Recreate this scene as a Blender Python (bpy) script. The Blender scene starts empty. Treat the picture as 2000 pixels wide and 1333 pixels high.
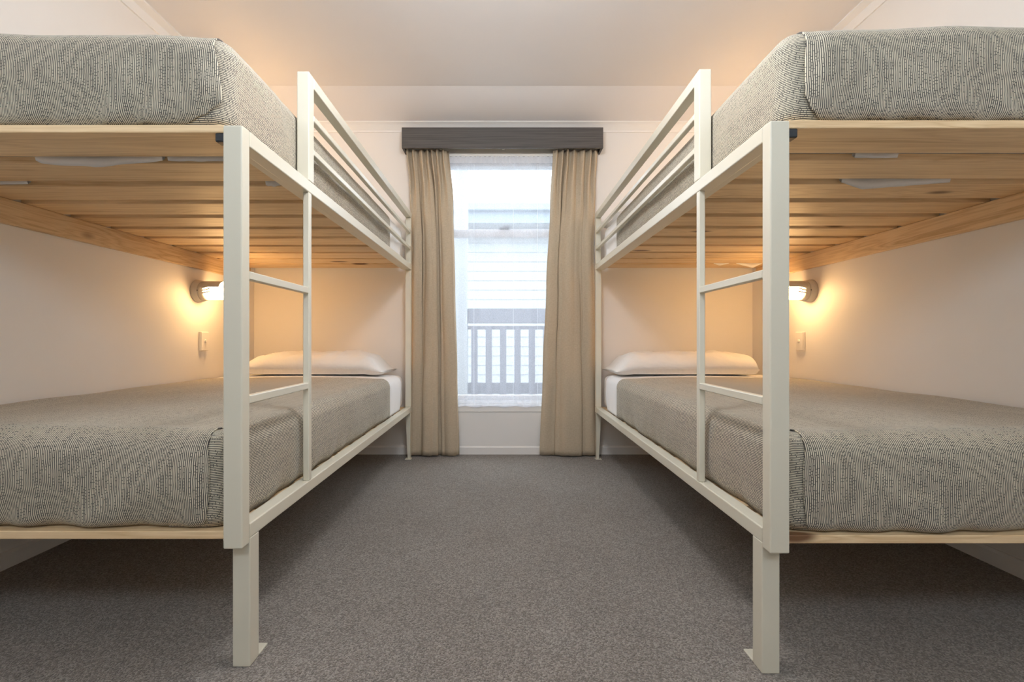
import bpy, bmesh, math, random
from mathutils import Vector, noise

# ------------------------------------------------------------------ camera
sc = bpy.context.scene
H = 0.824                      # eye height
cam_d = bpy.data.cameras.new('camera')
cam_d.sensor_width = 36.0
cam_d.lens = 36.0 * 900.0 / 2000.0
cam_d.shift_x = 17.0 / 2000.0
cam_d.shift_y = -1.5 / 2000.0
cam_d.clip_start = 0.02
cam = bpy.data.objects.new('camera', cam_d)
cam.location = (0, 0, H)
cam.rotation_euler = (math.pi / 2, 0, 0)
sc.collection.objects.link(cam)
sc.camera = cam

# ------------------------------------------------------------------ light, exposure
SKY = 7.5
LAMP = 58.0
ADDED_PENDANT = 58.0  # strength of the added fill pendant
EXPOSURE = 0.05
sc.view_settings.view_transform = 'Standard'
sc.view_settings.look = 'None'
sc.view_settings.exposure = EXPOSURE
sc.view_settings.gamma = 1.0
sc.view_settings.use_curve_mapping = False
sc.cycles.use_denoising = True
sc.cycles.max_bounces = 14
sc.cycles.diffuse_bounces = 8
sc.cycles.transparent_max_bounces = 16
sc.cycles.sample_clamp_indirect = 8.0
sc.cycles.caustics_reflective = False
sc.cycles.caustics_refractive = False

world = bpy.data.worlds.new('overcast_sky')
sc.world = world
world.use_nodes = True
wn = world.node_tree.nodes
wn['Background'].inputs[0].default_value = (0.78, 0.88, 1.0, 1)
wn['Background'].inputs[1].default_value = SKY


def portal(name, loc, rot, sx, sy):
    l = bpy.data.lights.new(name, 'AREA')
    l.shape = 'RECTANGLE'
    l.size, l.size_y = sx, sy
    l.cycles.is_portal = True
    o = bpy.data.objects.new(name, l)
    o.location, o.rotation_euler = loc, rot
    sc.collection.objects.link(o)


# room dimensions (metres)
XW = 1.802          # side walls
YB = 3.333          # window wall
YF = -0.70          # wall behind the camera
ZC = 2.478          # flat ceiling
WX0, WX1, WZ0, WZ1 = -0.43, 0.43, 0.357, 2.125      # window opening
DX0, DX1, DZ0, DZ1 = -1.50, 1.50, 1.82, 2.42          # added wide high window, unseen behind the camera
# openings: portals face into the room
portal('window_daylight', ((WX0 + WX1) / 2, YB + 0.10, (WZ0 + WZ1) / 2), (-math.pi / 2, 0, 0), WX1 - WX0, WZ1 - WZ0)
portal('added_window_daylight', (0, YF - 0.10, (DZ0 + DZ1) / 2), (math.pi / 2, 0, 0), DX1 - DX0, DZ1 - DZ0)

# ------------------------------------------------------------------ helpers
COL = sc.collection
MESH_CACHE = {}


def link(o, parent=None):
    COL.objects.link(o)
    if parent is not None:
        o.parent = parent
    return o


def empty(name, loc=(0, 0, 0)):
    o = bpy.data.objects.new(name, None)
    o.location = loc
    o.empty_display_size = 0.1
    return link(o)


def tag(o, label=None, cat=None, group=None, kind=None):
    if label: o['label'] = label
    if cat: o['category'] = cat
    if group: o['group'] = group
    if kind: o['kind'] = kind
    return o


def ploc(parent):
    v = Vector((0, 0, 0))
    while parent is not None:
        v += parent.location
        parent = parent.parent
    return v


def box(name, parent, x0, x1, y0, y1, z0, z1, mat, bev=0.002, seg=1):
    """one bevelled box; alike boxes share mesh data"""
    x0, x1 = min(x0, x1), max(x0, x1)
    dx, dy, dz = x1 - x0, y1 - y0, z1 - z0
    key = (round(dx, 4), round(dy, 4), round(dz, 4), mat.name, bev, seg)
    me = MESH_CACHE.get(key)
    if me is None:
        bm = bmesh.new()
        bmesh.ops.create_cube(bm, size=1.0)
        bmesh.ops.scale(bm, vec=(dx, dy, dz), verts=bm.verts)
        b = min(bev, 0.45 * min(dx, dy, dz))
        if b > 0:
            bmesh.ops.bevel(bm, geom=list(bm.edges), offset=b, segments=seg, affect='EDGES', profile=0.5)
        me = bpy.data.meshes.new(name)
        bm.to_mesh(me)
        bm.free()
        me.materials.append(mat)
        MESH_CACHE[key] = me
    o = bpy.data.objects.new(name, me)
    o.location = Vector(((x0 + x1) / 2, (y0 + y1) / 2, (z0 + z1) / 2)) - ploc(parent)
    return link(o, parent)


def mesh_obj(name, verts, faces, mat, parent=None, smooth=False, uvs=None, origin=None, recalc=True):
    """verts in world coordinates"""
    org = Vector(origin) if origin is not None else ploc(parent)
    base = ploc(parent)
    me = bpy.data.meshes.new(name)
    me.from_pydata([tuple(Vector(v) - org) for v in verts], [], faces)
    if uvs is not None:
        lay = me.uv_layers.new(name='UVMap')
        for lp in me.loops:
            lay.data[lp.index].uv = uvs[lp.vertex_index]
    if recalc:
        bm = bmesh.new(); bm.from_mesh(me)
        bmesh.ops.recalc_face_normals(bm, faces=bm.faces)
        bm.to_mesh(me); bm.free()
    me.materials.append(mat)
    if smooth:
        for p in me.polygons:
            p.use_smooth = True
    o = bpy.data.objects.new(name, me)
    o.location = org - base
    return link(o, parent)


def boxes_mesh(name, parts, mat, parent=None):
    """a few plain boxes joined into one mesh (a wall round an opening)"""
    v, f = [], []
    for (x0, x1, y0, y1, z0, z1) in parts:
        n = len(v)
        v += [(x0, y0, z0), (x1, y0, z0), (x1, y1, z0), (x0, y1, z0), (x0, y0, z1), (x1, y0, z1), (x1, y1, z1), (x0, y1, z1)]
        f += [tuple(n + i for i in q) for q in ((3, 2, 1, 0), (4, 5, 6, 7), (0, 1, 5, 4), (1, 2, 6, 5), (2, 3, 7, 6), (3, 0, 4, 7))]
    return mesh_obj(name, v, f, mat, parent, recalc=False)


def grid_faces(nu, nv, off=0):
    """nu columns by nv rows of vertices, index = j*nu+i"""
    return [(off + j * nu + i, off + j * nu + i + 1, off + (j + 1) * nu + i + 1, off + (j + 1) * nu + i)
            for j in range(nv - 1) for i in range(nu - 1)]


def extrude_profile(name, prof, a, b, axis, mat, parent=None):
    """closed profile (list of (p,z)) swept along axis 'x' or 'y' from a to b; p is the other horizontal axis"""
    n = len(prof)
    v = []
    for t in (a, b):
        for (p, z) in prof:
            v.append((t, p, z) if axis == 'x' else (p, t, z))
    f = [(i, (i + 1) % n, n + (i + 1) % n, n + i) for i in range(n)]
    f += [tuple(range(n - 1, -1, -1)), tuple(range(n, 2 * n))]
    return mesh_obj(name, v, f, mat, parent)


def lerp(a, b, t):
    return a + (b - a) * t


def interp(pts, x):
    """smooth interpolation of a list of (x, y)"""
    if x <= pts[0][0]: return pts[0][1]
    for (x0, y0), (x1, y1) in zip(pts, pts[1:]):
        if x <= x1:
            t = (x - x0) / (x1 - x0)
            t = t * t * (3 - 2 * t)
            return y0 + (y1 - y0) * t
    return pts[-1][1]


def nz(x, y, z=0.0):
    return noise.noise(Vector((x, y, z)))


# ------------------------------------------------------------------ materials
def new_mat(name, color=(0.8, 0.8, 0.8), rough=0.6, spec=0.3):
    m = bpy.data.materials.new(name)
    m.use_nodes = True
    b = m.node_tree.nodes['Principled BSDF']
    b.inputs['Base Color'].default_value = (*color, 1)
    b.inputs['Roughness'].default_value = rough
    b.inputs['Specular IOR Level'].default_value = spec
    return m, m.node_tree.nodes, m.node_tree.links, b


def nmath(N, L, op, a, b=None, c=None):
    n = N.new('ShaderNodeMath')
    n.operation = op
    for k, v in enumerate((a, b, c)):
        if v is None: continue
        if isinstance(v, (int, float)):
            n.inputs[k].default_value = v
        else:
            L.new(v, n.inputs[k])
    return n.outputs[0]


def nnoise(N, L, vec, scale, detail=2.0, rough=0.5, dim='3D'):
    n = N.new('ShaderNodeTexNoise')
    n.noise_dimensions = dim
    n.inputs['Scale'].default_value = scale
    n.inputs['Detail'].default_value = detail
    n.inputs['Roughness'].default_value = rough
    if vec is not None: L.new(vec, n.inputs['Vector'])
    return n.outputs['Fac']


def nramp(N, L, fac, stops):
    n = N.new('ShaderNodeValToRGB')
    el = n.color_ramp.elements
    while len(el) < len(stops): el.new(0.5)
    for e, (p, c) in zip(el, stops):
        e.position = p
        e.color = (*c, 1)
    L.new(fac, n.inputs[0])
    return n.outputs['Color']


def nbump(N, L, height, strength, dist, bsdf):
    n = N.new('ShaderNodeBump')
    n.inputs['Strength'].default_value = strength
    n.inputs['Distance'].default_value = dist
    L.new(height, n.inputs['Height'])
    L.new(n.outputs[0], bsdf.inputs['Normal'])


def ncoord(N, out='Object'):
    return N.new('ShaderNodeTexCoord').outputs[out]


def paint(name, color, rough=0.6, bump=0.15, scale=220, spec=0.3, var=0.02):
    m, N, L, b = new_mat(name, color, rough, spec)
    co = ncoord(N)
    f = nnoise(N, L, co, 1.7, 3)
    c0 = tuple(max(0, c * (1 - var)) for c in color)
    c1 = tuple(min(1, c * (1 + var)) for c in color)
    L.new(nramp(N, L, f, [(0.3, c0), (0.7, c1)]), b.inputs['Base Color'])
    nbump(N, L, nnoise(N, L, co, scale, 2), bump, 0.001, b)
    return m


M_WALL = paint('wall_paint', (0.80, 0.77, 0.73), 0.55)
M_CEIL = paint('ceiling_paint', (0.79, 0.76, 0.745), 0.7)
M_TRIM = paint('trim_paint', (0.83, 0.81, 0.78), 0.4, 0.05)
M_FRAME = paint('cream_powder_coat', (0.68, 0.65, 0.54), 0.33, 0.08, 700, 0.5, 0.01)
M_BLACK = paint('black_plastic', (0.03, 0.032, 0.036), 0.45, 0.05)
M_PLASTIC = paint('white_plastic', (0.80, 0.77, 0.72), 0.35, 0.0, 50, 0.5, 0.005)
M_GREYPLASTIC = paint('grey_lamp_plastic', (0.62, 0.60, 0.57), 0.4, 0.0, 50, 0.5, 0.005)
M_ALU = paint('white_window_frame', (0.72, 0.73, 0.76), 0.4, 0.0, 50, 0.5, 0.01)
M_LATCH = paint('dark_metal_latch', (0.18, 0.19, 0.22), 0.4, 0.0)
M_EXT_WHITE = paint('pale_weatherboard_paint', (0.25, 0.25, 0.25), 0.6, 0.05)
M_EXT_GREY = paint('grey_railing_paint', (0.11, 0.105, 0.12), 0.6, 0.1)
M_EXT_BLUE = paint('pale_grey_gutter_paint', (0.165, 0.19, 0.215), 0.5, 0.05)
M_EXT_ROOF = paint('grey_metal_roof', (0.55, 0.57, 0.6), 0.5, 0.05)
M_EXT_DECK = paint('timber_deck_grey', (0.30, 0.28, 0.26), 0.7, 0.2, 60)
M_GROUND = paint('pale_gravel', (0.42, 0.41, 0.38), 0.9, 0.5, 40)


def wood(name, axis, light=(0.79, 0.60, 0.37), dark=(0.49, 0.305, 0.14)):
    """pine with the grain along the given axis; knots as dark rings"""
    m, N, L, b = new_mat(name, light, 0.5, 0.35)
    co = ncoord(N)
    info = N.new('ShaderNodeObjectInfo')
    add = N.new('ShaderNodeVectorMath'); add.operation = 'ADD'
    comb = N.new('ShaderNodeCombineXYZ')
    r7 = nmath(N, L, 'MULTIPLY', info.outputs['Random'], 7.0)
    for k in range(3): L.new(r7, comb.inputs[k])
    L.new(co, add.inputs[0]); L.new(comb.outputs[0], add.inputs[1])
    mp = N.new('ShaderNodeMapping')
    s = [22.0, 22.0, 22.0]; s['xyz'.index(axis)] = 0.9
    mp.inputs['Scale'].default_value = s
    L.new(add.outputs[0], mp.inputs['Vector'])
    # knots
    mk = N.new('ShaderNodeMapping')
    sk = [5.2, 5.2, 5.2]; sk['xyz'.index(axis)] = 2.1
    mk.inputs['Scale'].default_value = sk
    L.new(add.outputs[0], mk.inputs['Vector'])
    vor = N.new('ShaderNodeTexVoronoi')
    vor.inputs['Scale'].default_value = 1.0
    L.new(mk.outputs[0], vor.inputs['Vector'])
    d = vor.outputs['Distance']
    knot = nmath(N, L, 'SMOOTHSTEP', 0, 0, 0) if False else None
    mr = N.new('ShaderNodeMapRange'); mr.interpolation_type = 'SMOOTHSTEP'
    mr.inputs['From Min'].default_value = 0.07; mr.inputs['From Max'].default_value = 0.15
    mr.inputs['To Min'].default_value = 1.0; mr.inputs['To Max'].default_value = 0.0
    L.new(d, mr.inputs['Value'])
    near = N.new('ShaderNodeMapRange'); near.interpolation_type = 'SMOOTHSTEP'
    near.inputs['From Min'].default_value = 0.05; near.inputs['From Max'].default_value = 0.46
    near.inputs['To Min'].default_value = 1.0; near.inputs['To Max'].default_value = 0.0
    L.new(d, near.inputs['Value'])
    # grain, bent round the knots
    g1 = nnoise(N, L, mp.outputs[0], 1.0, 4, 0.6)
    ph = nmath(N, L, 'MULTIPLY_ADD', near.outputs[0], 0.22, g1)
    ring = nmath(N, L, 'FRACT', nmath(N, L, 'MULTIPLY', ph, 7.0))
    grain = nmath(N, L, 'ABSOLUTE', nmath(N, L, 'SUBTRACT', ring, 0.5))
    fac = nmath(N, L, 'ADD', nmath(N, L, 'MULTIPLY', grain, 0.7), nmath(N, L, 'MULTIPLY', g1, 0.75))
    col = nramp(N, L, fac, [(0.18, dark), (0.45, tuple(lerp(a, c, 0.62) for a, c in zip(dark, light))), (0.8, light)])
    # plank to plank tone
    hsv = N.new('ShaderNodeHueSaturation')
    L.new(col, hsv.inputs['Color'])
    L.new(nmath(N, L, 'MULTIPLY_ADD', info.outputs['Random'], 0.22, 0.90), hsv.inputs['Value'])
    mix = N.new('ShaderNodeMix'); mix.data_type = 'RGBA'
    L.new(mr.outputs[0], mix.inputs['Factor'])
    L.new(hsv.outputs[0], mix.inputs['A'])
    mix.inputs['B'].default_value = (0.17, 0.085, 0.04, 1)
    L.new(mix.outputs['Result'], b.inputs['Base Color'])
    nbump(N, L, g1, 0.25, 0.001, b)
    return m


M_WOODX = wood('pine_grain_across', 'x')
M_WOODY = wood('pine_grain_along', 'y')


def carpet():
    m, N, L, b = new_mat('carpet_loop_pile', (0.2, 0.18, 0.16), 0.95, 0.1)
    co = ncoord(N)
    v = N.new('ShaderNodeTexVoronoi')
    v.inputs['Scale'].default_value = 260
    L.new(co, v.inputs['Vector'])
    n1 = nnoise(N, L, co, 330, 3, 0.7)
    n2 = nnoise(N, L, co, 2.2, 3)
    rnd = N.new('ShaderNodeSeparateColor')
    L.new(v.outputs['Color'], rnd.inputs[0])
    mixv = nmath(N, L, 'ADD', nmath(N, L, 'MULTIPLY', rnd.outputs[0], 0.55), nmath(N, L, 'MULTIPLY', n1, 0.5))
    col = nramp(N, L, mixv, [(0.18, (0.095, 0.08, 0.068)), (0.5, (0.195, 0.17, 0.145)), (0.85, (0.37, 0.335, 0.295))])
    mx = N.new('ShaderNodeMix'); mx.data_type = 'RGBA'; mx.blend_type = 'MULTIPLY'
    mx.inputs['Factor'].default_value = 1.0
    L.new(col, mx.inputs['A'])
    L.new(nramp(N, L, n2, [(0.3, (0.9, 0.88, 0.86)), (0.7, (1.05, 1.05, 1.05))]), mx.inputs['B'])
    L.new(mx.outputs['Result'], b.inputs['Base Color'])
    b.inputs['Sheen Weight'].default_value = 0.25
    b.inputs['Sheen Roughness'].default_value = 0.5
    hgt = nmath(N, L, 'SUBTRACT', nmath(N, L, 'MULTIPLY', n1, 0.6), nmath(N, L, 'MULTIPLY', v.outputs['Distance'], 0.8))
    nbump(N, L, hgt, 0.9, 0.004, b)
    return m


M_CARPET = carpet()


def bedspread_mat():
    """beige cotton with wavy dark pinstripes running lengthwise and short cross ticks between them (UV in metres)"""
    m, N, L, b = new_mat('pinstripe_bedspread', (0.5, 0.47, 0.4), 0.85, 0.15)
    uv = ncoord(N, 'UV')
    sep = N.new('ShaderNodeSeparateXYZ'); L.new(uv, sep.inputs[0])
    u, v = sep.outputs[0], sep.outputs[1]
    warp = nnoise(N, L, uv, 22, 2)
    U = nmath(N, L, 'ADD', nmath(N, L, 'MULTIPLY', u, 236.0), nmath(N, L, 'MULTIPLY', warp, 1.3))
    col = nmath(N, L, 'FLOOR', U)
    fx = nmath(N, L, 'SUBTRACT', U, col)
    width = nmath(N, L, 'MULTIPLY_ADD', nnoise(N, L, uv, 60, 1), 0.20, 0.37)
    line = nmath(N, L, 'LESS_THAN', fx, width)
    # cross ticks
    w1 = N.new('ShaderNodeTexWhiteNoise'); w1.noise_dimensions = '1D'
    L.new(col, w1.inputs['W'])
    R = nmath(N, L, 'ADD', nmath(N, L, 'MULTIPLY', v, 135.0), nmath(N, L, 'MULTIPLY', w1.outputs['Value'], 17.0))
    row = nmath(N, L, 'FLOOR', R)
    fr = nmath(N, L, 'SUBTRACT', R, row)
    cb = N.new('ShaderNodeCombineXYZ'); L.new(col, cb.inputs[0]); L.new(row, cb.inputs[1])
    w2 = N.new('ShaderNodeTexWhiteNoise'); w2.noise_dimensions = '2D'
    L.new(cb.outputs[0], w2.inputs['Vector'])
    band = nmath(N, L, 'GREATER_THAN', w1.outputs['Value'], 0.34)
    on = nmath(N, L, 'MULTIPLY', nmath(N, L, 'GREATER_THAN', w2.outputs['Value'], 0.48), band)
    tick = nmath(N, L, 'MULTIPLY', nmath(N, L, 'LESS_THAN', fr, 0.2), on)
    dark = nmath(N, L, 'MAXIMUM', line, tick)
    ground = nramp(N, L, nnoise(N, L, uv, 5, 2), [(0.3, (0.585, 0.53, 0.41)), (0.7, (0.65, 0.60, 0.47))])
    mx = N.new('ShaderNodeMix'); mx.data_type = 'RGBA'
    L.new(dark, mx.inputs['Factor'])
    L.new(ground, mx.inputs['A'])
    mx.inputs['B'].default_value = (0.085, 0.08, 0.075, 1)
    L.new(mx.outputs['Result'], b.inputs['Base Color'])
    nbump(N, L, nnoise(N, L, uv, 900, 1), 0.2, 0.0006, b)
    b.inputs['Sheen Weight'].default_value = 0.15
    return m


M_SPREAD = bedspread_mat()


def cloth(name, color, rough=0.85, weave=0.12):
    m, N, L, b = new_mat(name, color, rough, 0.15)
    co = ncoord(N)
    nbump(N, L, nnoise(N, L, co, 28, 3), weave, 0.006, b)
    b.inputs['Sheen Weight'].default_value = 0.1
    return m


M_SHEET = cloth('white_cotton_sheet', (0.83, 0.82, 0.81))
M_PILLOW = cloth('white_pillowcase', (0.84, 0.82, 0.79), 0.85, 0.5)


def curtain_mat():
    m, N, L, b = new_mat('taupe_linen_curtain', (0.40, 0.34, 0.265), 0.8, 0.2)
    co = ncoord(N)
    mp = N.new('ShaderNodeMapping'); mp.inputs['Scale'].default_value = (900, 900, 60)
    L.new(co, mp.inputs['Vector'])
    mp2 = N.new('ShaderNodeMapping'); mp2.inputs['Scale'].default_value = (60, 60, 700)
    L.new(co, mp2.inputs['Vector'])
    f = nmath(N, L, 'MULTIPLY_ADD', nnoise(N, L, mp2.outputs[0], 1, 2), 0.5, nmath(N, L, 'MULTIPLY', nnoise(N, L, mp.outputs[0], 1, 2), 0.5))
    L.new(nramp(N, L, f, [(0.3, (0.41, 0.335, 0.24)), (0.7, (0.57, 0.475, 0.35))]), b.inputs['Base Color'])
    return m


M_CURTAIN = curtain_mat()


def pelmet_mat():
    m, N, L, b = new_mat('charcoal_woodgrain', (0.1, 0.09, 0.085), 0.5, 0.3)
    co = ncoord(N)
    mp = N.new('ShaderNodeMapping'); mp.inputs['Scale'].default_value = (2.5, 40, 160)
    L.new(co, mp.inputs['Vector'])
    f = nnoise(N, L, mp.outputs[0], 1, 4, 0.6)
    L.new(nramp(N, L, f, [(0.3, (0.065, 0.06, 0.058)), (0.7, (0.125, 0.115, 0.108))]), b.inputs['Base Color'])
    return m


M_PELMET = pelmet_mat()


def sheer_mat(name, opacity):
    """open-weave net: gaps let the view through, threads scatter daylight"""
    m = bpy.data.materials.new(name)
    m.use_nodes = True
    N, L = m.node_tree.nodes, m.node_tree.links
    N.remove(N['Principled BSDF'])
    out = N['Material Output']
    tr = N.new('ShaderNodeBsdfTransparent')
    tl = N.new('ShaderNodeBsdfTranslucent'); tl.inputs['Color'].default_value = (0.80, 0.80, 0.84, 1)
    df = N.new('ShaderNodeBsdfDiffuse'); df.inputs['Color'].default_value = (0.84, 0.84, 0.87, 1)
    m1 = N.new('ShaderNodeMixShader'); m1.inputs[0].default_value = 0.5
    L.new(tl.outputs[0], m1.inputs[1]); L.new(df.outputs[0], m1.inputs[2])
    m2 = N.new('ShaderNodeMixShader')
    co = ncoord(N)
    f = nnoise(N, L, co, 160, 2)
    L.new(nmath(N, L, 'MULTIPLY_ADD', f, 0.16, opacity - 0.08), m2.inputs[0])
    L.new(tr.outputs[0], m2.inputs[1]); L.new(m1.outputs[0], m2.inputs[2])
    L.new(m2.outputs[0], out.inputs['Surface'])
    return m


M_SHEER = sheer_mat('white_net', 0.33)
M_SHEER2 = sheer_mat('white_net_folded', 0.72)


def glass_mat():
    m = bpy.data.materials.new('clear_window_glass')
    m.use_nodes = True
    N, L = m.node_tree.nodes, m.node_tree.links
    N.remove(N['Principled BSDF'])
    tr = N.new('ShaderNodeBsdfTransparent'); tr.inputs['Color'].default_value = (0.95, 0.97, 0.97, 1)
    gl = N.new('ShaderNodeBsdfGlossy'); gl.inputs['Roughness'].default_value = 0.02
    fr = N.new('ShaderNodeFresnel'); fr.inputs['IOR'].default_value = 1.45
    mx = N.new('ShaderNodeMixShader')
    L.new(nmath(N, L, 'MULTIPLY', fr.outputs[0], 0.04), mx.inputs[0])
    L.new(tr.outputs[0], mx.inputs[1]); L.new(gl.outputs[0], mx.inputs[2])
    L.new(mx.outputs[0], N['Material Output'].inputs['Surface'])
    return m


M_GLASS = glass_mat()


def lamp_mat(name='lit_lamp_diffuser', col=(1.0, 0.59, 0.245), strength=LAMP):
    m = bpy.data.materials.new(name)
    m.use_nodes = True
    N, L = m.node_tree.nodes, m.node_tree.links
    N.remove(N['Principled BSDF'])
    e = N.new('ShaderNodeEmission')
    e.inputs['Color'].default_value = (*col, 1)
    e.inputs['Strength'].default_value = strength
    L.new(e.outputs[0], N['Material Output'].inputs['Surface'])
    return m


M_LAMP = lamp_mat()
M_ADDED_PENDANT = lamp_mat('added_pendant_globe', (0.97, 0.97, 1.0), ADDED_PENDANT)

# ------------------------------------------------------------------ room shell
T = 0.12
tag(boxes_mesh('floor', [(-XW - T, XW + T, YF - T, YB + T, -0.08, 0.0)], M_CARPET), kind='structure')
tag(boxes_mesh('wall_left', [(-XW - T, -XW, YF - T, YB + T, 0.0, 2.75)], M_WALL), kind='structure')
tag(boxes_mesh('wall_right', [(XW, XW + T, YF - T, YB + T, 0.0, 2.75)], M_WALL), kind='structure')
tag(boxes_mesh('wall_back', [(-XW, WX0, YB, YB + T, 0, 2.75), (WX1, XW, YB, YB + T, 0, 2.75),
                             (WX0, WX1, YB, YB + T, 0, WZ0), (WX0, WX1, YB, YB + T, WZ1, 2.75)], M_WALL), kind='structure')
tag(boxes_mesh('wall_front', [(-XW, DX0, YF - T, YF, 0, 2.75), (DX1, XW, YF - T, YF, 0, 2.75),
                              (DX0, DX1, YF - T, YF, 0, DZ0), (DX0, DX1, YF - T, YF, DZ1, 2.75)], M_WALL), kind='structure')
# ceiling: flat, falling to the window wall over the last third of a metre
YS = 2.995
slope = (2.385 - ZC) / (3.275 - YS)
zb_ = ZC + slope * (YB - YS)
cv = []
for x in (-XW, XW):
    cv += [(x, YF, ZC), (x, YS, ZC), (x, YB, zb_), (x, YB, 2.72), (x, YF, 2.72)]
tag(mesh_obj('ceiling', cv, [(0, 1, 6, 5), (1, 2, 7, 6), (2, 3, 8, 7), (3, 4, 9, 8), (4, 0, 5, 9), (4, 3, 2, 1, 0), (5, 6, 7, 8, 9)], M_CEIL), kind='structure')


# cornices: coved profile between wall and ceiling
def cove(sgn, x_wall, zc, d):
    pts = [(x_wall, zc), (x_wall - sgn * d, zc), (x_wall - sgn * d, zc - 0.008), (x_wall - sgn * d * 0.72, zc - 0.014),
           (x_wall - sgn * d * 0.40, zc - d * 0.36), (x_wall - sgn * 0.015, zc - d * 0.74),
           (x_wall - sgn * 0.009, zc - d), (x_wall, zc - d)]
    return pts


for k, sgn in enumerate((-1, 1)):
    t = tag(extrude_profile('trim_%d' % (k + 1), cove(sgn, sgn * XW, ZC, 0.058), YF, YS, 'y', M_TRIM), kind='structure')
d = 0.058
zc = zb_ + 0.0
prof = [(YB, zc), (YB - d, zc - slope * d), (YB - d, zc - slope * d - 0.006), (YB - d * 0.7, zc - slope * d * 0.7 - 0.012),
        (YB - 0.022, zc - 0.018), (YB - 0.012, 2.336), (YB - 0.009, 2.326), (YB, 2.326)]
tag(extrude_profile('trim_3', prof, -XW, XW, 'x', M_TRIM), kind='structure')
for k, sgn in enumerate((-1, 1)):          # raking pieces at the two corners
    p = cove(sgn, sgn * XW, 0, 0.058)
    v = [(x, YS, ZC + z) for x, z in p] + [(x, YB, zb_ + z) for x, z in p]
    n = len(p)
    f = [(i, (i + 1) % n, n + (i + 1) % n, n + i) for i in range(n)] + [tuple(range(n)), tuple(range(n, 2 * n))]
    tag(mesh_obj('trim_%d' % (k + 4), v, f, M_TRIM), kind='structure')


def base_prof(wall, sgn):
    return [(wall, 0), (wall - sgn * 0.014, 0), (wall - sgn * 0.014, 0.05), (wall - sgn * 0.008, 0.060), (wall, 0.060)]


tag(extrude_profile('baseboard_left', base_prof(-XW, -1), YF, YB, 'y', M_TRIM), kind='structure')
tag(extrude_profile('baseboard_right', base_prof(XW, 1), YF, YB, 'y', M_TRIM), kind='structure')
bb = tag(empty('baseboard_back', (0, YB, 0)), kind='structure')
extrude_profile('board', base_prof(YB, 1), -XW + 0.014, -0.0975, 'x', M_TRIM, bb)
extrude_profile('board', base_prof(YB, 1), -0.096, XW - 0.014, 'x', M_TRIM, bb)

# ------------------------------------------------------------------ window
win = tag(empty('window_1', (0, YB, WZ0)), kind='structure')
fy0, fy1 = YB + 0.03, YB + 0.11
box('jamb', win, WX0, WX0 + 0.035, fy0, fy1, WZ0, WZ1, M_ALU, 0.003)
box('jamb', win, WX1 - 0.035, WX1, fy0, fy1, WZ0, WZ1, M_ALU, 0.003)
box('frame_head', win, WX0 + 0.035, WX1 - 0.035, fy0, fy1, WZ1 - 0.03, WZ1, M_ALU, 0.003)
box('frame_sill', win, WX0 + 0.035, WX1 - 0.035, fy0, fy1, WZ0, WZ0 + 0.03, M_ALU, 0.003)
ys = YB + 0.055
zr = 1.578                                        # meeting rail
box('meeting_rail', win, WX0 + 0.035, WX1 - 0.035, ys - 0.02, ys + 0.02, zr, zr + 0.058, M_ALU, 0.003)
box('bottom_rail', win, WX0 + 0.035, WX1 - 0.035, ys - 0.015, ys + 0.015, WZ0 + 0.03, WZ0 + 0.065, M_ALU, 0.003)
box('pane', win, WX0 + 0.035, WX1 - 0.035, ys - 0.003, ys + 0.003, WZ0 + 0.065, zr, M_GLASS, 0)
box('pane', win, WX0 + 0.035, WX1 - 0.035, ys + 0.005, ys + 0.011, zr + 0.058, WZ1 - 0.03, M_GLASS, 0)
lat = box('latch', win, -0.03, 0.045, ys - 0.035, ys - 0.012, zr + 0.058, zr + 0.070, M_LATCH, 0.003)
box('lever', lat, 0.0, 0.055, ys - 0.045, ys - 0.025, zr + 0.070, zr + 0.082, M_LATCH, 0.003)
# inner lining and the flat architrave below the opening
box('architrave', win, WX0 - 0.05, WX1 + 0.05, YB - 0.012, YB, 0.306, WZ0, M_TRIM, 0.003)
box('architrave', win, WX0 - 0.05, WX0, YB - 0.012, YB, WZ0, WZ1, M_TRIM, 0.003)
box('architrave', win, WX1, WX1 + 0.05, YB - 0.012, YB, WZ0, WZ1, M_TRIM, 0.003)
box('architrave', win, WX0 - 0.05, WX1 + 0.05, YB - 0.012, YB, WZ1, WZ1 + 0.03, M_TRIM, 0.003)

box('infill_panel', win, WX0 - 0.03, WX1 + 0.03, YB - 0.006, YB, 0.06, 0.306, M_TRIM, 0.001)

# unseen window added behind the camera, set high to throw soft daylight forward
dr = tag(empty('added_window', (0, YF, DZ0)), kind='structure')
for x0, x1 in ((DX0, DX0 + 0.04), (-0.02, 0.02), (DX1 - 0.04, DX1)):
    box('stile', dr, x0, x1, YF - 0.09, YF - 0.04, DZ0, DZ1, M_ALU, 0.003)
for x0, x1 in ((DX0 + 0.04, -0.02), (0.02, DX1 - 0.04)):
    box('bottom_rail', dr, x0, x1, YF - 0.09, YF - 0.04, DZ0, DZ0 + 0.04, M_ALU, 0.003)
    box('top_rail', dr, x0, x1, YF - 0.09, YF - 0.04, DZ1 - 0.04, DZ1, M_ALU, 0.003)
    box('pane', dr, x0, x1, YF - 0.068, YF - 0.062, DZ0 + 0.04, DZ1 - 0.04, M_GLASS, 0)

# ------------------------------------------------------------------ outside the window
tag(boxes_mesh('ground', [(-14, 14, YB + T + 2.3, 30, -0.75, -0.65), (-14, 14, -16, YF - T - 0.05, -0.25, -0.15)], M_GROUND), kind='structure')
deck = tag(empty('verandah_deck', (0, YB + T, 0)), kind='structure')
y = YB + T + 0.01
while y < 5.45:
    box('plank', deck, -3.2, 3.2, y, y + 0.135, -0.09, -0.06, M_EXT_DECK, 0.003)
    y += 0.142

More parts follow.
